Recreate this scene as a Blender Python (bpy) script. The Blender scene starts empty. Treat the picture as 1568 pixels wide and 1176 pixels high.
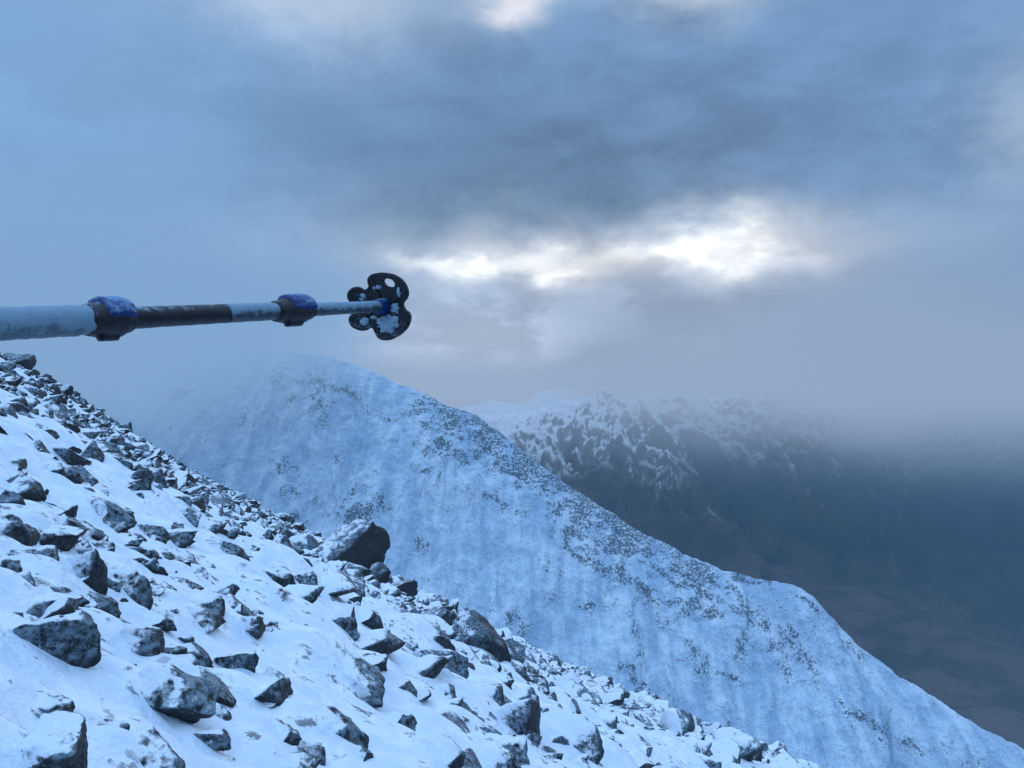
import bpy, bmesh, math, random
import numpy as np
from mathutils import Vector, Matrix, noise as mnoise

random.seed(7); rng = np.random.default_rng(7)
F = 1184.0
def px(u, v, d):
    return Vector(((u-784)/F*d, d, (588-v)/F*d))
def lin(r, g, b):
    f = lambda c: (c/255/12.92) if c/255 <= .04045 else ((c/255+.055)/1.055)**2.4
    return (f(r), f(g), f(b), 1.0)

scene = bpy.context.scene
scene.view_settings.view_transform = 'Standard'
scene.view_settings.look = 'None'
scene.view_settings.exposure = 0

# ---------------------------------------------------------------- numpy noise
def perlin(x, y, seed=0):
    x = np.asarray(x, float); y = np.asarray(y, float)
    xi = np.floor(x).astype(np.int64); yi = np.floor(y).astype(np.int64)
    xf = x-xi; yf = y-yi
    def grad(ix, iy, fx, fy):
        h = (ix*374761393 + iy*668265263 + seed*974634777) & 0xffffffff
        h = ((h ^ (h >> 13))*1274126177) & 0xffffffff
        h = h ^ (h >> 16)
        a = (h % 4096)/4096*2*np.pi
        return np.cos(a)*fx+np.sin(a)*fy
    u = xf**3*(xf*(xf*6-15)+10); v = yf**3*(yf*(yf*6-15)+10)
    a = grad(xi, yi, xf, yf); b = grad(xi+1, yi, xf-1, yf)
    c = grad(xi, yi+1, xf, yf-1); d = grad(xi+1, yi+1, xf-1, yf-1)
    return ((a*(1-u)+b*u)*(1-v)+(c*(1-u)+d*u)*v)*1.5
def fbm(x, y, o=4, seed=0, gain=.5):
    s = 0; a = 1
    for i in range(o):
        s = s+a*perlin(x*2**i+i*17.3, y*2**i-i*9.1, seed+i); a *= gain
    return s
def ridged(x, y, o=4, seed=0, gain=.5):
    s = 0; a = 1
    for i in range(o):
        s = s+a*(1-2*np.abs(perlin(x*2**i+i*7.3, y*2**i-i*5.1, seed+i))); a *= gain
    return s/2
def sstep(x, a, b):
    t = np.clip((x-a)/(b-a), 0, 1); return t*t*(3-2*t)

def grid_mesh(name, X, Y, Z, mat, smooth=True):
    n, m = X.shape
    co = np.stack([X, Y, Z], -1).reshape(-1, 3)
    i = np.arange(n-1)[:, None]*m+np.arange(m-1)[None, :]
    f = np.stack([i, i+1, i+m+1, i+m], -1).reshape(-1, 4)
    return raw_mesh(name, co, f, mat, smooth)
def raw_mesh(name, co, f, mat, smooth=True):
    me = bpy.data.meshes.new(name)
    k = f.shape[1]
    me.vertices.add(len(co)); me.vertices.foreach_set('co', co.astype(np.float32).ravel())
    me.loops.add(f.size); me.loops.foreach_set('vertex_index', f.astype(np.int32).ravel())
    me.polygons.add(len(f)); me.polygons.foreach_set('loop_start', np.arange(0, f.size, k, dtype=np.int32))
    me.polygons.foreach_set('loop_total', np.full(len(f), k, dtype=np.int32))
    me.polygons.foreach_set('use_smooth', np.full(len(f), smooth))
    me.update(calc_edges=True)
    me.materials.append(mat)
    o = bpy.data.objects.new(name, me); scene.collection.objects.link(o)
    return o

# ---------------------------------------------------------------- node helper
class NB:
    def __init__(s, nt): s.nt = nt
    def n(s, t): return s.nt.nodes.new(t)
    def put(s, sock, val):
        if isinstance(val, bpy.types.NodeSocket): s.nt.links.new(val, sock)
        else: sock.default_value = val
    def m(s, op, a, b=None, c=None):
        n = s.n('ShaderNodeMath'); n.operation = op
        s.put(n.inputs[0], a)
        if b is not None: s.put(n.inputs[1], b)
        if c is not None: s.put(n.inputs[2], c)
        return n.outputs[0]
    def add(s, a, b): return s.m('ADD', a, b)
    def sub(s, a, b): return s.m('SUBTRACT', a, b)
    def mul(s, a, b): return s.m('MULTIPLY', a, b)
    def ss(s, x, a, b, lo=0., hi=1.):
        n = s.n('ShaderNodeMapRange'); n.interpolation_type = 'SMOOTHSTEP'
        s.put(n.inputs[0], x); s.put(n.inputs[1], a); s.put(n.inputs[2], b)
        s.put(n.inputs[3], lo); s.put(n.inputs[4], hi); return n.outputs[0]
    def mix(s, f, a, b):
        n = s.n('ShaderNodeMix'); n.data_type = 'RGBA'
        s.put(n.inputs[0], f); s.put(n.inputs[6], a); s.put(n.inputs[7], b); return n.outputs[2]
    def noise(s, vec, scale, detail=5, rough=.5, dist=0.):
        n = s.n('ShaderNodeTexNoise')
        if vec is not None: s.put(n.inputs['Vector'], vec)
        n.inputs['Scale'].default_value = scale; n.inputs['Detail'].default_value = detail
        n.inputs['Roughness'].default_value = rough; n.inputs['Distortion'].default_value = dist
        return n.outputs[0]
    def map(s, vec, scale=(1, 1, 1), rot=(0, 0, 0)):
        n = s.n('ShaderNodeMapping'); s.put(n.inputs[0], vec)
        n.inputs['Scale'].default_value = scale; n.inputs['Rotation'].default_value = rot
        return n.outputs[0]
    def obj(s): return s.n('ShaderNodeTexCoord').outputs['Object']
    def sep(s, v):
        n = s.n('ShaderNodeSeparateXYZ'); s.put(n.inputs[0], v); return n.outputs
    def gauss(s, x, cx, sx, y, cy, sy):
        a = s.mul(s.sub(x, cx), 1/sx); b = s.mul(s.sub(y, cy), 1/sy)
        return s.m('EXPONENT', s.mul(s.add(s.mul(a, a), s.mul(b, b)), -.5))
    def bump(s, h, strength, dist, normal=None):
        n = s.n('ShaderNodeBump'); n.inputs['Strength'].default_value = strength
        n.inputs['Distance'].default_value = dist; s.put(n.inputs['Height'], h)
        if normal is not None: s.put(n.inputs['Normal'], normal)
        return n.outputs[0]

def new_mat(name):
    m = bpy.data.materials.new(name); m.use_nodes = True
    nt = m.node_tree; nt.nodes.clear()
    return m, NB(nt)
def principled(b, col, rough=.8, normal=None, spec=.3, metal=0.):
    p = b.n('ShaderNodeBsdfPrincipled'); b.put(p.inputs['Base Color'], col); b.put(p.inputs['Roughness'], rough)
    p.inputs['Specular IOR Level'].default_value = spec; p.inputs['Metallic'].default_value = metal
    if normal is not None: b.put(p.inputs['Normal'], normal)
    o = b.n('ShaderNodeOutputMaterial'); b.nt.links.new(p.outputs[0], o.inputs['Surface'])
    return p
SNOW = (.78, .86, .93, 1)

def mat_near():
    m, b = new_mat('snow_ground')
    P = b.obj()
    n1 = b.noise(P, .9, 4, .6); n2 = b.noise(P, 9, 5, .65); n3 = b.noise(P, 3.2, 4, .6)
    rock = b.mul(b.ss(b.add(n2, b.mul(n3, .8)), 1.01, 1.08), b.ss(n1, .46, .58))
    rock = b.mul(rock, .8)
    rc = b.mix(b.noise(P, 20, 3), (.015, .022, .030, 1), (.10, .14, .18, 1))
    sn = b.mix(b.ss(n3, .35, .7), (.64, .75, .86, 1), (.83, .89, .94, 1))
    col = b.mix(rock, sn, rc)
    h = b.add(b.mul(n3, .6), b.mul(n2, .35))
    h = b.add(h, b.mul(rock, .15))
    principled(b, col, .75, b.bump(h, .7, .12), .25)
    return m
def mat_rock(name='frosted_rock', bias=0.):
    m, b = new_mat(name)
    P = b.obj()
    geo = b.n('ShaderNodeNewGeometry'); N = geo.outputs['Normal']
    d = b.n('ShaderNodeVectorMath'); d.operation = 'DOT_PRODUCT'; b.put(d.inputs[0], N); d.inputs[1].default_value = (-.58, -.18, .79)
    n1 = b.noise(P, 3.5, 5, .65); n2 = b.noise(P, 22, 5, .7)
    s = b.add(b.add(d.outputs['Value'], -bias), b.add(b.mul(b.sub(n1, .5), 1.7), b.mul(b.sub(n2, .5), 1.0)))
    full = b.ss(s, .34, .60)
    thin = b.mul(b.ss(s, -.35, .40), b.ss(n2, .36, .58))
    rc = b.mix(b.ss(n2, .3, .75), (.010, .014, .018, 1), (.055, .065, .07, 1))
    rc = b.mix(b.mul(b.ss(b.noise(P, 60, 2), .62, .70), .35), rc, (.25, .3, .33, 1))
    c = b.mix(b.mul(thin, .55), rc, (.32, .46, .58, 1))
    c = b.mix(full, c, SNOW)
    h = b.add(b.mul(n2, .4), b.add(b.mul(n1, .8), b.mul(full, .25)))
    principled(b, c, .7, b.bump(h, .8, .07), .3)
    return m
def mat_mid():
    m, b = new_mat('snow_mountainside')
    P = b.obj()
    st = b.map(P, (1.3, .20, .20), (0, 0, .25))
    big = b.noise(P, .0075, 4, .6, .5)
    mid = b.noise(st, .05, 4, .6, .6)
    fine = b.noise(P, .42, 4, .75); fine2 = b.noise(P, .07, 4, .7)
    at = b.n('ShaderNodeAttribute'); at.attribute_name = 'crest'; cr = at.outputs['Fac']
    at2 = b.n('ShaderNodeAttribute'); at2.attribute_name = 'crag'; cg = at2.outputs['Fac']
    geo = b.n('ShaderNodeNewGeometry'); nz = b.sep(geo.outputs['Normal'])[2]
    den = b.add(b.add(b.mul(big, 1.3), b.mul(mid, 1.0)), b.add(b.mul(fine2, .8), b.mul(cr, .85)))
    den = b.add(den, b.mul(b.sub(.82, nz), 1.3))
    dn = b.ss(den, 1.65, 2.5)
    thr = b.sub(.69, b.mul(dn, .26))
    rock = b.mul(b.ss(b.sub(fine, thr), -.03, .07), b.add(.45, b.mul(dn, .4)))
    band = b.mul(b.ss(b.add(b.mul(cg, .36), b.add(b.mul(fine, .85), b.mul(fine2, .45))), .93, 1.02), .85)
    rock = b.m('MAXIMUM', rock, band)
    sn = b.mix(b.ss(b.add(mid, b.mul(b.sub(fine2, .5), .6)), .32, .68), (.40, .54, .69, 1), (.70, .81, .90, 1))  # darker blue and streaky tone painted into the snow as soft slope shading
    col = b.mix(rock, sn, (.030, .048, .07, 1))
    h = b.add(b.mul(fine2, 1.), b.mul(mid, .5))
    principled(b, col, .85, b.bump(h, 1., 8.), .1)
    return m
def mat_far():
    m, b = new_mat('highland_mountain')
    P = b.obj(); X, Y, Z = b.sep(P)
    geo = b.n('ShaderNodeNewGeometry'); nz = b.sep(geo.outputs['Normal'])[2]
    n = b.noise(P, .006, 5, .68); f = b.noise(P, .03, 4, .75); w = b.noise(P, .0016, 2)
    line = b.add(Z, b.add(b.mul(b.sub(n, .5), 300), b.add(b.mul(b.sub(f, .5), 160), b.mul(b.sub(w, .5), 300))))
    snow = b.ss(line, -580, -370)
    steep = b.ss(b.add(nz, b.add(b.mul(b.sub(n, .5), .60), b.mul(b.sub(f, .5), .60))), .38, .64)
    snow = b.mul(snow, b.add(.24, b.mul(steep, .76)))
    low = b.mix(b.ss(n, .3, .7), (.028, .024, .028, 1), (.15, .095, .075, 1))
    low = b.mix(b.mul(b.ss(f, .6, .72), .5), low, (.20, .18, .18, 1))
    low = b.mix(b.ss(Z, -450, -200), low, (.06, .065, .08, 1))
    col = b.mix(snow, low, (.90, .90, .92, 1))
    principled(b, col, .9, b.bump(n, 1., 60.), .05)
    return m
def mat_valley():
    m, b = new_mat('moorland')
    P = b.obj(); n = b.noise(P, .002, 6, .65)
    principled(b, b.mix(n, (.012, .018, .024, 1), (.05, .042, .035, 1)), .9)
    return m

# ---------------------------------------------------------------- near slope
def H0(x, y):
    r = np.sqrt(x*x+y*y)+1e-6
    z = -.309*y-.48*x+.155*x*x/r-1.4
    e = np.maximum(0, r-55)
    e2 = np.where(e < 120, .004*e*e, .004*120*120+.96*(e-120))
    z = z-e2
    k = np.minimum(1, r/18)
    z = z+k*.38*fbm(x/9, y/9, 3, 11)+.12*k**.5*fbm(x/2.2, y/2.2, 3, 21)
    return z
MOUNDS = []
def Hm(x, y):
    return H0(x, y)+.045*fbm(x/.8, y/.8, 4, 31)

SPEC = [(72,1008,125,88),(205,1002,92,58),(245,1092,135,76),(55,1190,150,95),(215,1182,115,60),(150,1128,75,40),
 (450,1184,90,36),(352,1036,66,62),(535,1052,110,46),(600,1136,62,54),(600,1010,62,55),(665,1052,42,52),
 (545,1180,55,46),(670,1184,70,42),(752,1182,95,45),(125,858,44,26),(10,825,36,44),(92,735,52,30),(118,940,60,40),
 (1125,1165,62,52),(482,965,50,38),(930,1152,42,32),(815,1105,50,36),(1062,1160,28,40),(270,905,40,28),(330,940,40,32),
 (240,960,50,24),(400,1090,60,24),(320,1140,60,28),(690,1110,60,26),(850,1150,50,30),(430,900,40,34),(180,800,40,26),
 (60,1090,80,36),(470,1010,60,26),(760,1060,44,30),(290,1010,60,28),(150,905,50,24),(380,850,34,24),(20,960,50,28),(430,1140,60,34),(500,1110,56,34),(720,1150,60,36),(380,970,50,34),(560,960,50,34)]
BIG = [(530,900,112,112,36),(572,912,60,66,36),(612,922,52,42,36),(722,1015,125,76,20),(668,968,60,40,26),(20,572,56,44,48),(198,668,14,24,50),(228,690,10,14,50),(640,990,80,38,22),(500,880,60,40,38)]
def hit(u, v):
    d = np.linspace(1.6, 75, 6000); x = (u-784)/F*d; z = (588-v)/F*d
    below = z < H0(x, d)
    i = np.argmax(below)
    return float(d[i]) if below.any() else 52.

mrock = mat_rock()
icos = {}
for lv in (2, 3, 4, 5):
    bm = bmesh.new(); bmesh.ops.create_icosphere(bm, subdivisions=lv, radius=1)
    bm.verts.ensure_lookup_table()
    icos[lv] = (np.array([v.co[:] for v in bm.verts]), np.array([[v.index for v in f.verts] for f in bm.faces])); bm.free()
def rock_variant(lv, seed):
    r = np.random.default_rng(seed)
    v = icos[lv][0].copy()
    for i in range(14):
        n = r.normal(size=3); n /= np.linalg.norm(n)
        if i == 0: n = np.array([r.normal()*.3-.2, r.normal()*.3, 1.]); n /= np.linalg.norm(n)
        d = r.uniform(.32, .78)
        over = np.maximum(0, v@n-d); v = v-n[None, :]*over[:, None]*.88
    if lv >= 3:
        out = []
        for p in v:
            q = Vector(p)*2.3+Vector((seed*3.1, 0, 0))
            out.append(mnoise.fractal(q, 1.0, 2.0, 5 if lv > 3 else 2))
        v = v*(1+.12*np.array(out))[:, None]
    v = v/np.abs(v).max(0)
    return v
VAR = {lv: [rock_variant(lv, s) for s in range({2: 24, 3: 20, 4: 16, 5: 14}[lv])] for lv in icos}
def rotm(ax, ay, az):
    return np.array((Matrix.Rotation(az, 3, 'Z')@Matrix.Rotation(ay, 3, 'Y')@Matrix.Rotation(ax, 3, 'X')))
acc_v = {k: [] for k in 'SFB'}; acc_f = {k: [] for k in 'SFB'}; off = {k: 0 for k in 'SFB'}
def add_rock(c, s, rot, lv, var, key=None):
    sm = key or ('S' if lv >= 4 else 'F')
    v = (VAR[lv][var % len(VAR[lv])]*np.array(s))@rot.T+np.array(c)
    acc_v[sm].append(v); acc_f[sm].append(icos[lv][1]+off[sm]); off[sm] += len(v)
for i, (u, v, w, h) in enumerate(SPEC):
    d = hit(u, v); sx = w/F*d*.5; sz = h/F*d*.60
    x = (u-784)/F*d; yc = d+sx*.3
    add_rock((x, yc, float(H0(x, yc))+sz*.44), (sx*1.2, sx*.9, sz*1.0), rotm(random.uniform(-.15, .15), random.uniform(.15, .5), random.uniform(-.5, .5)), 5 if d < 8 else 4, i)
    MOUNDS.append((x, yc, sx*.98))
for i, (u, v, w, h, d) in enumerate(BIG):
    x = (u-784)/F*d; z = (588-v)/F*d; sx = w/F*d*.5; sz = h/F*d*.62
    add_rock((x, d+sx*.4, z+sz*(.66 if i == 0 else .5)), (sx*1.05, sx*.85, sz), rotm(.1, random.uniform(.1, .45), random.uniform(-.5, .5)), 5, i+(9 if i == 0 else 5), 'B')
def scatter(n, r0, r1, smin, smax, lv, seed, pw=2.2, thr=-.12):
    r = np.random.default_rng(seed)
    rr = np.sqrt(r.uniform(r0*r0, r1*r1, n)); th = np.radians(r.uniform(-58, 48, n))
    x = rr*np.sin(th); y = rr*np.cos(th)
    dens = fbm(x/3.3, y/3.3, 3, 55)+.5*fbm(x/11, y/11, 2, 66)
    keep = dens+r.normal(size=n)*.18 > thr
    x = x[keep]; y = y[keep]; rr = rr[keep]; th = th[keep]
    z = Hm(x, y)
    sz = smin*(1-r.uniform(0, 1, len(x)))**(-1/pw); sz = np.minimum(sz, smax*np.where(th < -.3, .62, 1.))
    for i in range(len(x)):
        if rr[i] < 4.5 and sz[i] > .18: sz[i] = .18
        s = sz[i]*.5
        a = (s*r.uniform(.8, 1.4), s*r.uniform(.6, 1.1), s*r.uniform(.38, .8))
        rot = rotm(r.normal()*.3, .42+r.normal()*.35, r.uniform(0, 6.28) if r.uniform() < .5 else r.normal()*.5)
        lq = lv+1 if (lv in (2, 3) and s > .5*smax*.6) else lv
        if lv == 4 and s < .09: lq = 3
        add_rock((x[i], y[i], z[i]+a[2]*r.uniform(-.35, .30)), a, rot, lq, int(r.integers(0, 999)))
        if s > .10 and rr[i] < 25: MOUNDS.append((x[i], y[i], s))
scatter(2800, 2.2, 9, .10, .66, 4, 1, 1.7, -.25)
scatter(6800, 9, 24, .20, 1.15, 3, 2, 2.0, -.18)
scatter(13500, 24, 50, .26, 1.6, 2, 3, 2.3, -.15)
scatter(12000, 50, 82, .38, 1.7, 2, 4, 2.6, -.15)
rp = [(np.concatenate(acc_v[s]), np.concatenate(acc_f[s])) for s in 'SF']
co = np.concatenate([p[0] for p in rp]); fa = np.concatenate([rp[0][1], rp[1][1]+len(rp[0][0])])
ro = raw_mesh('boulders', co, fa, mrock, True)
sm = np.ones(len(fa), bool); sm[len(rp[0][1]):] = False
ro.data.polygons.foreach_set('use_smooth', sm)
raw_mesh('rock_outcrop', np.concatenate(acc_v['B']), np.concatenate(acc_f['B']), mat_rock('dark_outcrop_rock', .42), True)

nr, nt_ = 470, 640
rr = .4*(520/.4)**(np.linspace(0, 1, nr)); th = np.radians(np.linspace(-100, 95, nt_))
R, T = np.meshgrid(rr, th, indexing='ij'); X = R*np.sin(T); Y = R*np.cos(T)
Z = Hm(X, Y)
ml = 0*Z
dth = th[1]-th[0]; lr = math.log(520/.4)/(nr-1)
for (mx, my, s) in MOUNDS:
    r_ = math.hypot(mx, my); t_ = math.atan2(mx, my)
    i0 = max(0, int(math.log(max(r_-4*s, .41)/.4)/lr)); i1 = min(nr, int(math.log((r_+4*s)/.4)/lr)+2)
    dt = 4*s/r_; j0 = max(0, int((t_-dt-th[0])/dth)); j1 = min(nt_, int((t_+dt-th[0])/dth)+2)
    q = (X[i0:i1, j0:j1]-mx+s*.80)**2+((Y[i0:i1, j0:j1]-my)*1.05)**2
    ml[i0:i1, j0:j1] = np.maximum(ml[i0:i1, j0:j1], .64*s*np.exp(-q/(1.15*s)**2))
Z = Z+np.minimum(ml, .45)
grid_mesh('snowy_hillside', X, Y, Z, mat_near())

# ---------------------------------------------------------------- middle mountain
RP = [(-300,560,1150),(0,542,1080),(120,540,1040),(250,534,1000),(370,533,970),(500,546,940),(560,566,925),(620,592,905),(700,624,880),(750,650,855),(800,690,830),(870,741,795),(950,797,760),
      (1050,852,725),(1130,880,700),(1200,893,685),(1240,908,675),(1262,935,668),(1330,1000,640),(1400,1050,612),(1500,1112,585),(1568,1152,565),(1800,1290,520),(2300,1560,470)]
rx = np.array([px(*p).x for p in RP]); ry = np.array([px(*p).y for p in RP]); rz = np.array([px(*p).z for p in RP])
xs = np.linspace(-1000, 600, 860); ts = np.linspace(-500, 240, 560)
def sm_interp(x, xp, fp, w):
    return sum(np.interp(x+k*w, xp, fp) for k in (-1, -.5, 0, .5, 1))/5
XR, TT = np.meshgrid(xs, ts, indexing='ij')
yr = sm_interp(XR, rx, ry, 25.); zr = sm_interp(XR, rx, rz, 4.)
YY = yr+TT
d = -TT
wx = XR+22*fbm(XR/120, YY/160, 3, 5)
rnd = 12
front = .62*(np.sqrt(np.maximum(d, 0)**2+rnd**2)-rnd)
back = .55*(np.sqrt(np.minimum(d, 0)**2+rnd**2)-rnd)
fr = np.where(d > 0, front, back)
concave = 34*np.exp(-((XR+190)/150)**2)*sstep(d, 20, 220)
gx = wx+.35*d
gul = (ridged(gx/85, YY/420, 3, 71)-.5)*40*sstep(np.abs(d), 5, 140)+(ridged(gx/28, YY/190, 3, 77)-.5)*13*sstep(np.abs(d), 3, 60)
terr = 5*fbm(XR/60, (zr-fr)/16, 3, 83)
ZZ = zr-fr-concave+gul+terr*sstep(np.abs(d), 10, 70)+fbm(XR/45, YY/60, 5, 9, .58)*5*(.5+.5*sstep(np.abs(d), 0, 60))+fbm(XR/9, YY/9, 2, 19, .6)*1.3
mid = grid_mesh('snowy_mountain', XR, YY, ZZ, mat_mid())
att = mid.data.attributes.new('crest', 'FLOAT', 'POINT')
crest = np.exp(-(np.maximum(d, 0)/80)**2)*sstep(XR, -170, -60)*(1-.6*sstep(XR, 120, 260))+.5*np.exp(-((XR+230)/70)**2-((d-30)/50)**2)
att.data.foreach_set('value', crest.astype(np.float32).ravel())
crag = 0*XR
for (u, v, lu, lv_, tl) in ((690,690,50,10,.1),(655,722,20,8,-.3),(890,848,50,9,.35),(945,882,55,11,.35),(990,903,25,8,.2),(600,640,30,7,.2),(515,592,45,14,.5),(430,580,35,12,.2),
     (1110,1040,35,8,.3),(1205,985,30,7,.3),(905,930,35,8,.2),(965,1025,30,8,.3),(1330,1115,50,9,.5),(1390,1140,40,8,.4),(760,770,26,8,.4),(1245,930,28,9,.9),(1140,885,40,9,.25),(690,640,45,14,.5),(800,720,40,20,.9),(1020,880,30,8,.5)):
    q = ((XR/YY)*F+784-u)**2+(588-ZZ/YY*F-v)**2+np.where(d < 0, 1e6, 0)
    k = np.unravel_index(np.argmin(q), q.shape); x0 = XR[k]; z0 = ZZ[k]; sc_ = YY[k]/F
    ex = (XR-x0)/(lu*sc_); ez = ((ZZ-z0)+tl*(XR-x0))/(lv_*sc_)
    ez = ez+1.2*fbm(XR/25, YY/25, 3, int(u)); ex = ex+.5*fbm(XR/18, YY/18, 3, int(v))
    crag = np.maximum(crag, np.exp(-.5*(ex**2+ez**2))*(d > -15))
att = mid.data.attributes.new('crag', 'FLOAT', 'POINT')
att.data.foreach_set('value', crag.astype(np.float32).ravel())

# ---------------------------------------------------------------- distant range
CP = [(500,660),(740,636),(800,630),(850,618),(900,606),(935,588),(965,606),(1020,596),(1070,612),(1130,596),(1190,574),(1250,592),(1330,604),(1400,598),(1568,610),(2000,600)]
D0 = 5200
cx = np.array([(u-784)/F*D0 for u, v in CP]); cz = np.array([(588-v)/F*D0 for u, v in CP])
x = np.linspace(-1000, 4900, 880); y = np.concatenate([np.linspace(1300, 2480, 60), np.linspace(2500, 5700, 460), np.linspace(5720, 9500, 100)])
X, Y = np.meshgrid(x, y, indexing='ij')
yc = D0+350*fbm(X/1500, X*0+3.3, 3, 3)
cr = np.interp(X+120*fbm(X/400, Y/400, 2, 8), cx, cz)+26*fbm(X/150, Y/210, 4, 5, .6)
dd = yc-Y
wX = X+260*fbm(X/900, Y/900, 3, 41)-.35*dd
sp = np.minimum(ridged(wX/520, Y/2400, 5, 43, .55), 1.0)
base = cr-.34*np.abs(dd)*np.where(dd > 0, 1.0, 1.2)+(sp-1.0)*480*sstep(np.abs(dd), 0, 1000)+(ridged(X/210+fbm(X/300, Y/300, 2, 2)*.5-dd/700, Y/360, 5, 47, .58)-.8)*130*(.2+.8*sstep(np.abs(dd), 0, 350))
c2 = -140-.4*np.abs(Y-8300)+200*fbm(X/1100, X*0, 3, 91)
Zf = np.maximum(base, c2)
fl = -900+60*fbm(X/700, Y/700, 5, 61)
Zf = np.maximum(Zf, fl)+30*np.exp(-np.abs(Zf-fl)/60)
grid_mesh('mountain_range', X, Y, Zf, mat_far())
vx = np.linspace(-40000, 40000, 60); vy = np.linspace(-20000, 60000, 60)
X, Y = np.meshgrid(vx, vy, indexing='ij')
grid_mesh('valley_floor', X, Y, 0*X-990, mat_valley())

# ---------------------------------------------------------------- mist volumes
def box(name, lo, hi, mat):
    bm = bmesh.new(); bmesh.ops.create_cube(bm, size=1)
    for v in bm.verts:
        v.co = Vector([lo[i] if v.co[i] < 0 else hi[i] for i in range(3)])
    me = bpy.data.meshes.new(name); bm.to_mesh(me); bm.free(); me.materials.append(mat)
    o = bpy.data.objects.new(name, me); scene.collection.objects.link(o); return o
def vol(b, dens, col):
    a = b.n('ShaderNodeVolumeAbsorption'); a.inputs['Color'].default_value = (0, 0, 0, 1); b.put(a.inputs['Density'], dens)
    e = b.n('ShaderNodeEmission'); b.put(e.inputs['Color'], col); b.put(e.inputs['Strength'], dens)  # mist glows by emission, standing in for sky light scattered inside it
    s = b.n('ShaderNodeAddShader'); b.nt.links.new(a.outputs[0], s.inputs[0]); b.nt.links.new(e.outputs[0], s.inputs[1])
    o = b.n('ShaderNodeOutputMaterial'); b.nt.links.new(s.outputs[0], o.inputs['Volume'])
m, b = new_mat('thin_haze'); vol(b, .00026, (.10, .25, .48, 1))
box('haze', (-1600, 150, -950), (900, 1150, 130), m)
m, b = new_mat('horizon_haze'); vol(b, .00017, (.40, .50, .68, 1))
box('distant_haze', (-40000, 6700, -980), (50000, 59000, 330), m)
m, b = new_mat('summit_mist')
P = b.obj(); X_, Y_, Z_ = b.sep(P)
n = b.noise(P, .006, 2, .55, 0.)
dn = b.mul(b.ss(b.add(Z_, b.mul(b.sub(n, .5), 200)), -80, 50), b.ss(b.add(X_, b.mul(b.sub(n, .5), 360)), -110, -420))
dn = b.mul(dn, b.mul(b.ss(Z_, 190, 90), b.ss(Y_, 480, 620)))
vol(b, b.mul(dn, .013), (.24, .41, .66, 1))
m.cycles.volume_step_rate = 1.
box('summit_cloud', (-1300, 480, -160), (-20, 1100, 200), m)
m, b = new_mat('valley_cloud')
P = b.obj(); X_, Y_, Z_ = b.sep(P)
n = b.noise(b.map(P, (1, 1, 1.8)), .0014, 3, .60, 0.)
def g3(c, s):
    out = None
    for v_, cc, ss_ in ((X_, c[0], s[0]), (Y_, c[1], s[1]), (Z_, c[2], s[2])):
        q = b.mul(b.sub(v_, cc), 1/ss_); q = b.mul(q, q); out = q if out is None else b.add(out, q)
    return b.m('EXPONENT', b.mul(out, -.7))
bank = b.mul(g3((2250, 4000, -100), (900, 1300, 320)), .0030)
bank2 = b.mul(b.mul(b.ss(b.add(Z_, b.mul(b.sub(n, .5), 1000)), -130, 70), b.ss(X_, 50, 1000)), .0018)
nn = b.ss(n, .40, .60)
dn = b.mul(b.add(bank, b.mul(bank2, b.ss(Z_, 440, 150))), nn)
right = b.mul(b.ss(X_, 900, 2300), .00024)
dn = b.add(dn, b.mul(b.add(b.ss(Z_, -600, -200, .00006, .00013), right), b.ss(Z_, 300, 0)))
up = b.ss(Z_, -470, -30)
col = b.mix(up, (.014, .046, .098, 1), (.35, .43, .59, 1))  # glow colour painted dark low in the valley, paler higher up
vol(b, dn, col)
m.cycles.volume_step_rate = 1.
box('valley_cloud', (-1000, 2000, -985), (4900, 6600, 450), m)

# ---------------------------------------------------------------- world
w = bpy.data.worlds.new('World'); scene.world = w; w.use_nodes = True
nt = w.node_tree; nt.nodes.clear(); b = NB(nt)
D = b.n('ShaderNodeTexCoord').outputs['Generated']
dx, dy, dz = b.sep(D)
nA = b.noise(D, 3.0, 4, .55, .2); nB = b.noise(b.map(D, (1, 1, 2.4)), 7, 5, .58, .2); nC = b.noise(b.map(D, (1.3, 1, 2.0), (0, 0, 1)), 5.5, 4, .58, .2)
nD = b.noise(b.map(D, (1, 1, 2.2), (0, .4, .5)), 10, 5, .56, .25)
az = b.m('ARCTAN2', dx, dy); el = b.m('ARCSINE', dz)
azd = b.add(az, b.mul(b.sub(nB, .5), .15)); eld = b.add(el, b.mul(b.sub(nC, .5), .10))
def ae(u, v):
    q = px(u, v, 1).normalized(); return math.atan2(q.x, q.y), math.asin(q.z)
def G(u, v, su, sv, warp=True):
    a, e = ae(u, v)
    return b.gauss(azd if warp else az, a, su/F, eld if warp else el, e, sv/F)
def scale(c, f):
    n = b.n('ShaderNodeVectorMath'); n.operation = 'SCALE'; b.put(n.inputs[0], c); b.put(n.inputs['Scale'], f); return n.outputs[0]
col = lin(131, 174, 219)
col = b.mix(b.mul(G(920, 220, 390, 150), .95), col, lin(94, 122, 156))
col = b.mix(b.mul(G(900, 290, 300, 40), .45), col, lin(78, 100, 129))
col = b.mix(b.mul(G(1250, 60, 260, 150), .5), col, lin(112, 149, 192))
col = b.mix(b.mul(G(480, -10, 130, 45), .75), col, lin(195, 210, 233))
col = b.mix(b.mul(G(790, 0, 48, 22), .9), col, lin(235, 236, 244))
col = b.mix(b.mul(G(1050, 4, 60, 18), .7), col, lin(215, 222, 235))
col = b.mix(b.mul(G(1565, 210, 45, 60), .75), col, lin(190, 205, 228))
col = b.mix(b.mul(G(1430, 480, 230, 150), .85), col, lin(112, 145, 186))
col = b.mix(b.mul(G(750, 535, 280, 100), .98), col, lin(196, 210, 232))
col = b.mix(b.mul(G(1110, 475, 170, 40), .85), col, lin(136, 150, 177))
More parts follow.
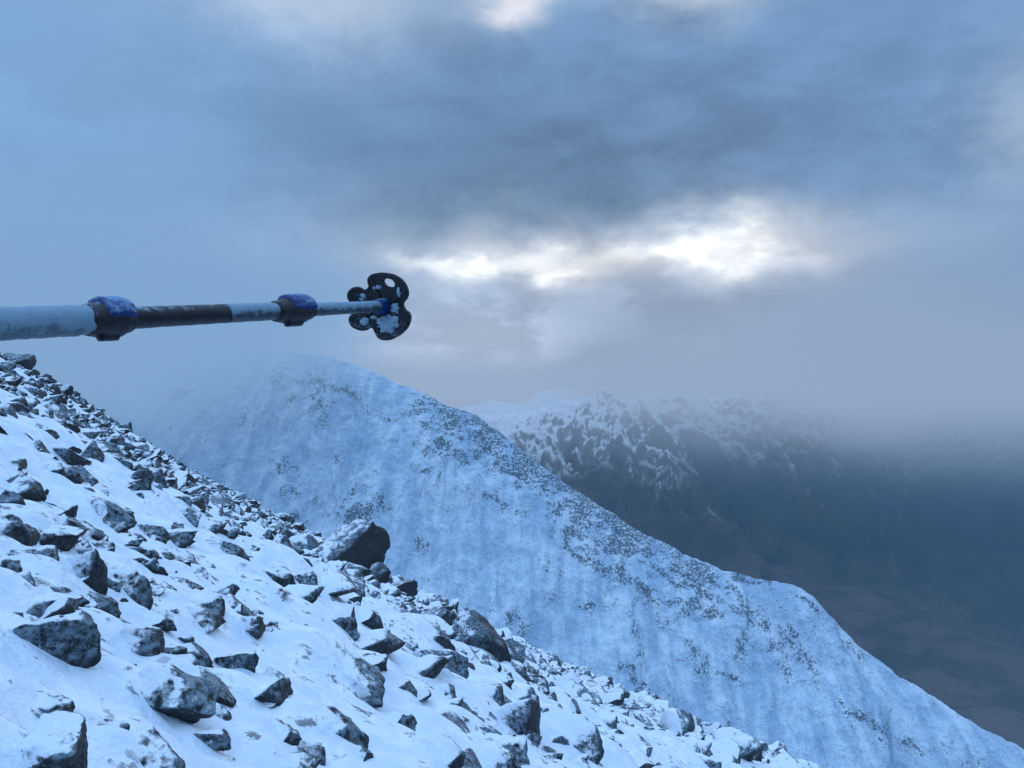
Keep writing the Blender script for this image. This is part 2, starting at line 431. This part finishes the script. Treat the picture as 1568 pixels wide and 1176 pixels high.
col = b.mix(b.mul(G(1010, 560, 240, 36), .8), col, lin(190, 203, 226))
col = b.mix(b.mul(G(960, 395, 290, 36), .80), col, lin(192, 198, 209))
puff = G(880, 510, 260, 75)
tex = b.add(.79, b.mul(b.add(b.mul(nA, .6), b.mul(nB, .4)), .44))
tex = b.mul(tex, b.add(1., b.mul(puff, b.ss(nD, .40, .58, -.22, .16))))
tex = b.mul(tex, b.add(1., b.mul(G(900, 230, 420, 160), b.ss(nB, .35, .65, -.13, .14))))
col = scale(col, tex)
br = None
for (u, v, su, sv, a) in ((1095,362,36,22,1.4),(1150,398,28,10,.9),(1055,385,34,11,.5),(950,382,42,13,.75),(832,398,42,15,1.15),(770,410,40,9,.6),(695,412,48,10,.7),(620,400,40,8,.35),(1240,402,34,10,.35)):
    g = b.mul(G(u, v, su, sv), a); br = g if br is None else b.add(br, g)
halo = b.mul(b.add(G(1095, 380, 120, 40), b.mul(G(800, 402, 150, 30), .7)), .20)
br = b.mul(br, b.add(.5, b.mul(b.ss(nD, .38, .60), .6)))
glow = scale((1.0, .94, .79), b.add(b.mul(b.m('MINIMUM', br, 1.2), .68), halo))
av = b.n('ShaderNodeVectorMath'); av.operation = 'ADD'; b.put(av.inputs[0], col); b.put(av.inputs[1], glow)
col = av.outputs[0]
col = b.mix(b.ss(el, .50, 1.0), col, (.80, 1.22, 1.92, 1))
col = b.mix(b.ss(el, -.02, -.3), col, (.03, .06, .10, 1))
bg = b.n('ShaderNodeBackground'); b.put(bg.inputs[0], col); bg.inputs[1].default_value = 1.0
sky = b.n('ShaderNodeTexSky'); sky.sky_type = 'NISHITA'; sky.sun_disc = False
SAZ, SEL = math.atan2(1100-784, F), math.radians(10)
sky.sun_elevation = SEL; sky.sun_rotation = SAZ; sky.altitude = 1100
bg2 = b.n('ShaderNodeBackground'); b.put(bg2.inputs[0], sky.outputs[0]); bg2.inputs[1].default_value = .0015
ad = b.n('ShaderNodeAddShader'); nt.links.new(bg.outputs[0], ad.inputs[0]); nt.links.new(bg2.outputs[0], ad.inputs[1])
o = b.n('ShaderNodeOutputWorld'); nt.links.new(ad.outputs[0], o.inputs['Surface'])

sd = bpy.data.lights.new('sun', 'SUN'); sd.energy = .5; sd.angle = math.radians(18); sd.color = (1, .95, .88)
so = bpy.data.objects.new('sun', sd); scene.collection.objects.link(so)
sv = Vector((math.sin(SAZ)*math.cos(SEL), math.cos(SAZ)*math.cos(SEL), math.sin(SEL)))
so.rotation_euler = sv.to_track_quat('Z', 'Y').to_euler()

# ---------------------------------------------------------------- trekking pole
A = px(0, 496, .46); B = px(585, 469, .85)
dirv = (B-A).normalized(); L = (B-A).length
up = (Vector((0, 0, 1))-dirv*dirv.z).normalized(); side = up.cross(dirv)
M4 = Matrix.Translation(A)@Matrix((dirv, side, up)).transposed().to_4x4()
root = bpy.data.objects.new('trekking_pole', None); scene.collection.objects.link(root); root.matrix_world = M4
def s_of_u(u):
    t = (u-784)/F
    return (t*A.y-A.x)/(dirv.x-t*dirv.y)
def pole_mat(name, base, frostcol, amount, topbias=.3, scale=120, rough=.5, spec=.4):
    m, b = new_mat(name); P = b.obj()
    geo = b.n('ShaderNodeNewGeometry'); nz = b.sep(geo.outputs['Normal'])[2]
    n1 = b.noise(P, scale, 6, .65); n2 = b.noise(P, scale*6, 4, .7); n3 = b.noise(P, scale*.25, 3)
    s = b.add(b.add(b.mul(n1, .5), b.mul(n2, .35)), b.add(b.mul(n3, .3), b.mul(nz, topbias)))
    f = b.ss(s, .72-amount, .88-amount)
    fc = b.mix(n2, tuple(c*.6 for c in frostcol[:3])+(1,), frostcol)
    c = b.mix(f, base, fc)
    principled(b, c, b.ss(f, 0., 1., rough, .85), b.bump(b.add(b.mul(n2, .6), b.mul(f, 1.)), .6, .0008), spec)
    return m
FRO = (.36, .50, .62, 1)
mA = pole_mat('rimed_aluminium', (.09, .14, .18, 1), (.27, .41, .52, 1), .32, .20)
mBk = pole_mat('black_shaft', (.006, .008, .013, 1), FRO, .02, .20)
mC = pole_mat('frosty_shaft', (.03, .05, .07, 1), (.26, .39, .50, 1), .24, .25)
mBlk = pole_mat('black_plastic', (.008, .010, .016, 1), FRO, .05, .12)
mBlue = pole_mat('blue_plastic', (.003, .03, .17, 1), (.22, .37, .60, 1), .12, .14, 160, .5, .35)
mBas = pole_mat('basket_plastic', (.010, .014, .020, 1), (.38, .53, .66, 1), .12, .08, 90)
mSn = pole_mat('packed_snow', (.30, .44, .56, 1), (.70, .80, .88, 1), .10, .1, 130)
def finish(name, bm, mat, sub=0, smooth=True):
    me = bpy.data.meshes.new(name); bmesh.ops.recalc_face_normals(bm, faces=bm.faces[:]); bm.to_mesh(me); bm.free()
    for p in me.polygons: p.use_smooth = smooth
    me.materials.append(mat); o = bpy.data.objects.new(name, me); scene.collection.objects.link(o); o.parent = root
    if sub:
        md = o.modifiers.new('s', 'SUBSURF'); md.levels = sub; md.render_levels = sub
    return o
def lathe(name, prof, mat, seg=48, step=.0022, bumpy=.00025, seed=0, shape=None):
    bm = bmesh.new(); P2 = []
    for (a, b_) in zip(prof[:-1], prof[1:]):
        n = max(1, int(abs(b_[0]-a[0])/step))
        for k in range(n): P2.append((a[0]+(b_[0]-a[0])*k/n, a[1]+(b_[1]-a[1])*k/n))
    P2.append(prof[-1]); rings = []
    for (x, r) in P2:
        ring = []
        for k in range(seg):
            t = 2*math.pi*k/seg
            rr_ = r*(shape(x, t) if shape else 1)
            rr_ += bumpy*mnoise.fractal(Vector((x*170+seed, math.cos(t)*1.4, math.sin(t)*1.4)), 1, 2, 4)*(1 if r > .001 else 0)
            ring.append(bm.verts.new((x, rr_*math.cos(t), rr_*math.sin(t))))
        rings.append(ring)
    for r1, r2 in zip(rings[:-1], rings[1:]):
        for k in range(seg): bm.faces.new((r1[k], r1[(k+1) % seg], r2[(k+1) % seg], r2[k]))
    bm.faces.new(rings[0]); bm.faces.new(rings[-1][::-1])
    return finish(name, bm, mat)
u1, u1b, u2, u3, u3b, ue = [s_of_u(u) for u in (128, 196, 345, 425, 470, 583)]
lathe('upper_shaft', [(-.52, .0102), (u1+.004, .0101)], mA, bumpy=.0005)
lathe('grip', [(-.70, .004), (-.695, .014), (-.66, .016), (-.64, .0145), (-.60, .0165), (-.55, .0150), (-.525, .0165), (-.515, .011)], mBlk, bumpy=.0002)
lathe('middle_shaft', [(u1b-.003, .0079), (u2, .0077)], mBk, bumpy=.00022, seed=3)
lathe('middle_shaft_end', [(u2-.001, .0079), (u3+.004, .0077)], mC, bumpy=.0004, seed=7)
lathe('lower_shaft', [(u3b-.003, .0064), (ue+.004, .0061)], mC, bumpy=.0004, seed=9)
lathe('tip', [(ue+.004, .0058), (ue+.02, .0050), (ue+.035, .0032), (ue+.048, .0020), (ue+.05, .0008)], mBlk, bumpy=.00015, seed=11)
def clamp(name, x0, x1, rin, k):
    Lc = x1-x0
    def shp(x, t):
        return 1+.12*math.exp(-((t-1.5*math.pi)/.6)**2)*math.exp(-((x-(x0+Lc*.45))/(Lc*.3))**2)
    lathe(name+'_collar', [(x0-.001, rin+.0006), (x0+.002, rin+.0022*k), (x0+Lc*.25, rin+.0030*k), (x0+Lc*.38, rin+.0038*k), (x0+Lc*.75, rin+.0038*k),
                           (x0+Lc*.82, rin+.0028*k), (x1-.001, rin+.0018*k), (x1, rin-.001)], mBlk, step=.0012, shape=shp, bumpy=.0005, seed=int(x0*999))
    bm = bmesh.new(); n = 22; rows = []
    for i in range(n+1):
        t = math.radians(30+i/n*150)
        row = []
        prof = [(.30, 0), (.32, .0030), (.42, .0042), (.55, .0030), (.62, .0040), (.86, .0038), (.96, .0026), (.97, 0)]
        thick = 1 if 2 < i < n-1 else .35
        for (f, hgt) in prof:
            rr_ = rin+.0026*k+hgt*k*thick*(1+.3*math.sin(t*1.7))*(1+.35*mnoise.noise(Vector((f*6, t*3.5, x0*99))))
            row.append(bm.verts.new((x0+Lc*f, rr_*math.cos(t), rr_*math.sin(t))))
        rows.append(row)
    for r1, r2 in zip(rows[:-1], rows[1:]):
        for j in range(len(r1)-1): bm.faces.new((r1[j], r1[j+1], r2[j+1], r2[j]))
    bm.faces.new(rows[0]); bm.faces.new(rows[-1])
    finish(name+'_lever', bm, mBlue, 1)
    lathe(name+'_hinge', [(x0+Lc*.22, .001), (x0+Lc*.23, .0032*k), (x0+Lc*.62, .0034*k), (x0+Lc*.63, .001)], mBlk, seg=20, step=.002, bumpy=.0002).location = (0, -.003, -(rin+.0032*k))
clamp('upper_clamp', u1, u1b, .0085, 1.0)
clamp('lower_clamp', u3-.004, u3b+.004, .0072, 1.15)

bc = s_of_u(589); Minv = M4.inverted()
def toplane(u, v, off=0.):
    q = px(u, v, 1.)
    n = dirv; p0 = A+dirv*bc
    k = p0.dot(n)/q.dot(n); l = Minv@(q*k); return l.y, l.z
OUT = [(571,423),(582,419),(597,419),(613,424),(624,435),(628,447),(625,457),(619,464),(622,473),(631,481),(631,493),(623,506),(609,516),(595,520),(584,517),(578,509),(572,501),(563,505),(551,503),(543,496),(541,486),(547,477),(548,470),(541,462),(539,450),(543,443),(552,440),(562,444),(568,438),(567,430)]
HO = [(590,428),(598,426),(607,431),(608,438),(600,440),(592,436)]
HO2 = [(553,486),(562,484),(567,490),(563,497),(555,496)]
def curve_basket():
    cu = bpy.data.curves.new('tmp', 'CURVE'); cu.dimensions = '2D'; cu.fill_mode = 'BOTH'; cu.extrude = .0012; cu.bevel_depth = .0007; cu.bevel_resolution = 2
    for pts in (OUT, HO, HO2):
        sp = cu.splines.new('BEZIER'); sp.bezier_points.add(len(pts)-1); sp.use_cyclic_u = True; sp.resolution_u = 4
        for bp, p in zip(sp.bezier_points, pts):
            l = toplane(*p); bp.co = (l[0], l[1], 0); bp.handle_left_type = bp.handle_right_type = 'AUTO'
    ob = bpy.data.objects.new('tmp', cu); scene.collection.objects.link(ob)
    me = bpy.data.meshes.new_from_object(ob); bpy.data.objects.remove(ob)
    return me
me = curve_basket(); bm = bmesh.new(); bm.from_mesh(me)
bmesh.ops.remove_doubles(bm, verts=bm.verts[:], dist=.00002)
bmesh.ops.triangulate(bm, faces=[f for f in bm.faces if len(f.verts) > 4])
for _ in range(2): bmesh.ops.subdivide_edges(bm, edges=[e for e in bm.edges if e.calc_length() > .004], cuts=1, use_grid_fill=False); bmesh.ops.triangulate(bm, faces=bm.faces[:])
for v in bm.verts:
    y_, z_, t_ = v.co.x, v.co.y, v.co.z
    r_ = math.hypot(y_, z_)
    dish = -.0035*(r_/.035)**2*1.2
    v.co = Vector((bc+t_+dish+.0008*mnoise.noise(Vector((y_*120, z_*120, 0))), y_, z_))
finish('basket', bm, mBas, 0, False)
def tube(name, pts3, r, mat, cyc=True):
    cu = bpy.data.curves.new('t', 'CURVE'); cu.dimensions = '3D'; cu.bevel_depth = r; cu.bevel_resolution = 3
    sp = cu.splines.new('BEZIER'); sp.bezier_points.add(len(pts3)-1); sp.use_cyclic_u = cyc; sp.resolution_u = 5
    for bp, p in zip(sp.bezier_points, pts3): bp.co = p; bp.handle_left_type = bp.handle_right_type = 'AUTO'
    ob = bpy.data.objects.new('t', cu); scene.collection.objects.link(ob); me = bpy.data.meshes.new_from_object(ob); bpy.data.objects.remove(ob)
    bm = bmesh.new(); bm.from_mesh(me)
    for v in bm.verts: v.co += Vector((1, 1, 1))*.0004*mnoise.noise(v.co*400)
    return finish(name, bm, mat)
def onb(u, v, dx_=0.):
    l = toplane(u, v); r_ = math.hypot(*l); return (bc-.0042*(r_/.035)**2+dx_, l[0], l[1])
cen = (587, 469)
shr = lambda p, k: (cen[0]+(p[0]-cen[0])*k, cen[1]+(p[1]-cen[1])*k)
tube('basket_rim', [onb(*shr(p, .95), -.0012) for p in OUT], .0015, mBas)
for i, e in enumerate([(575, 428), (621, 452), (624, 488), (583, 512), (548, 492), (546, 450)]):
    tube('basket_rib_%d' % (i+1), [onb(*shr(e, .15), -.002), onb(*shr(e, .5), -.0022), onb(*shr(e, .93), -.0016)], .0014, mBas, False)
lathe('basket_hub', [(bc-.016, .0066), (bc-.014, .0082), (bc-.004, .0088), (bc+.002, .0105), (bc+.006, .0105), (bc+.010, .006)], mBlue, step=.0015, bumpy=.0004)
def blob(name, u, v, su, sv, th, seed):
    l = onb(u, v, -.002); bm = bmesh.new(); bmesh.ops.create_icosphere(bm, subdivisions=4, radius=1)
    for q in bm.verts:
        c = q.co.copy(); k = 1+.5*mnoise.fractal(c*2.0+Vector((seed, 0, 0)), 1, 2, 4)
        q.co = Vector((l[0]+c.x*th*k, l[1]+c.y*su*k, l[2]+c.z*sv*k))
    finish(name, bm, mSn)
blob('snow_clump_1', 598, 498, .0140, .0098, .0030, 3)
blob('snow_clump_2', 562, 492, .0050, .0045, .002, 9)
blob('snow_clump_3', 608, 473, .0050, .0060, .002, 15)
blob('snow_clump_4', 558, 455, .0045, .0035, .0015, 23)
blob('snow_clump_5', 614, 447, .0024, .0055, .0015, 29)
blob('snow_clump_6', 580, 440, .0050, .0022, .0013, 35)
blob('snow_clump_7', 575, 486, .0040, .0022, .0013, 41)

# ---------------------------------------------------------------- camera
cd = bpy.data.cameras.new('camera'); cam = bpy.data.objects.new('camera', cd); scene.collection.objects.link(cam)
cam.location = (0, 0, 0); cam.rotation_euler = (math.radians(90), 0, 0)
cd.sensor_fit = 'HORIZONTAL'; cd.angle_x = 2*math.atan(784/F); cd.clip_start = .05; cd.clip_end = 100000
scene.camera = cam
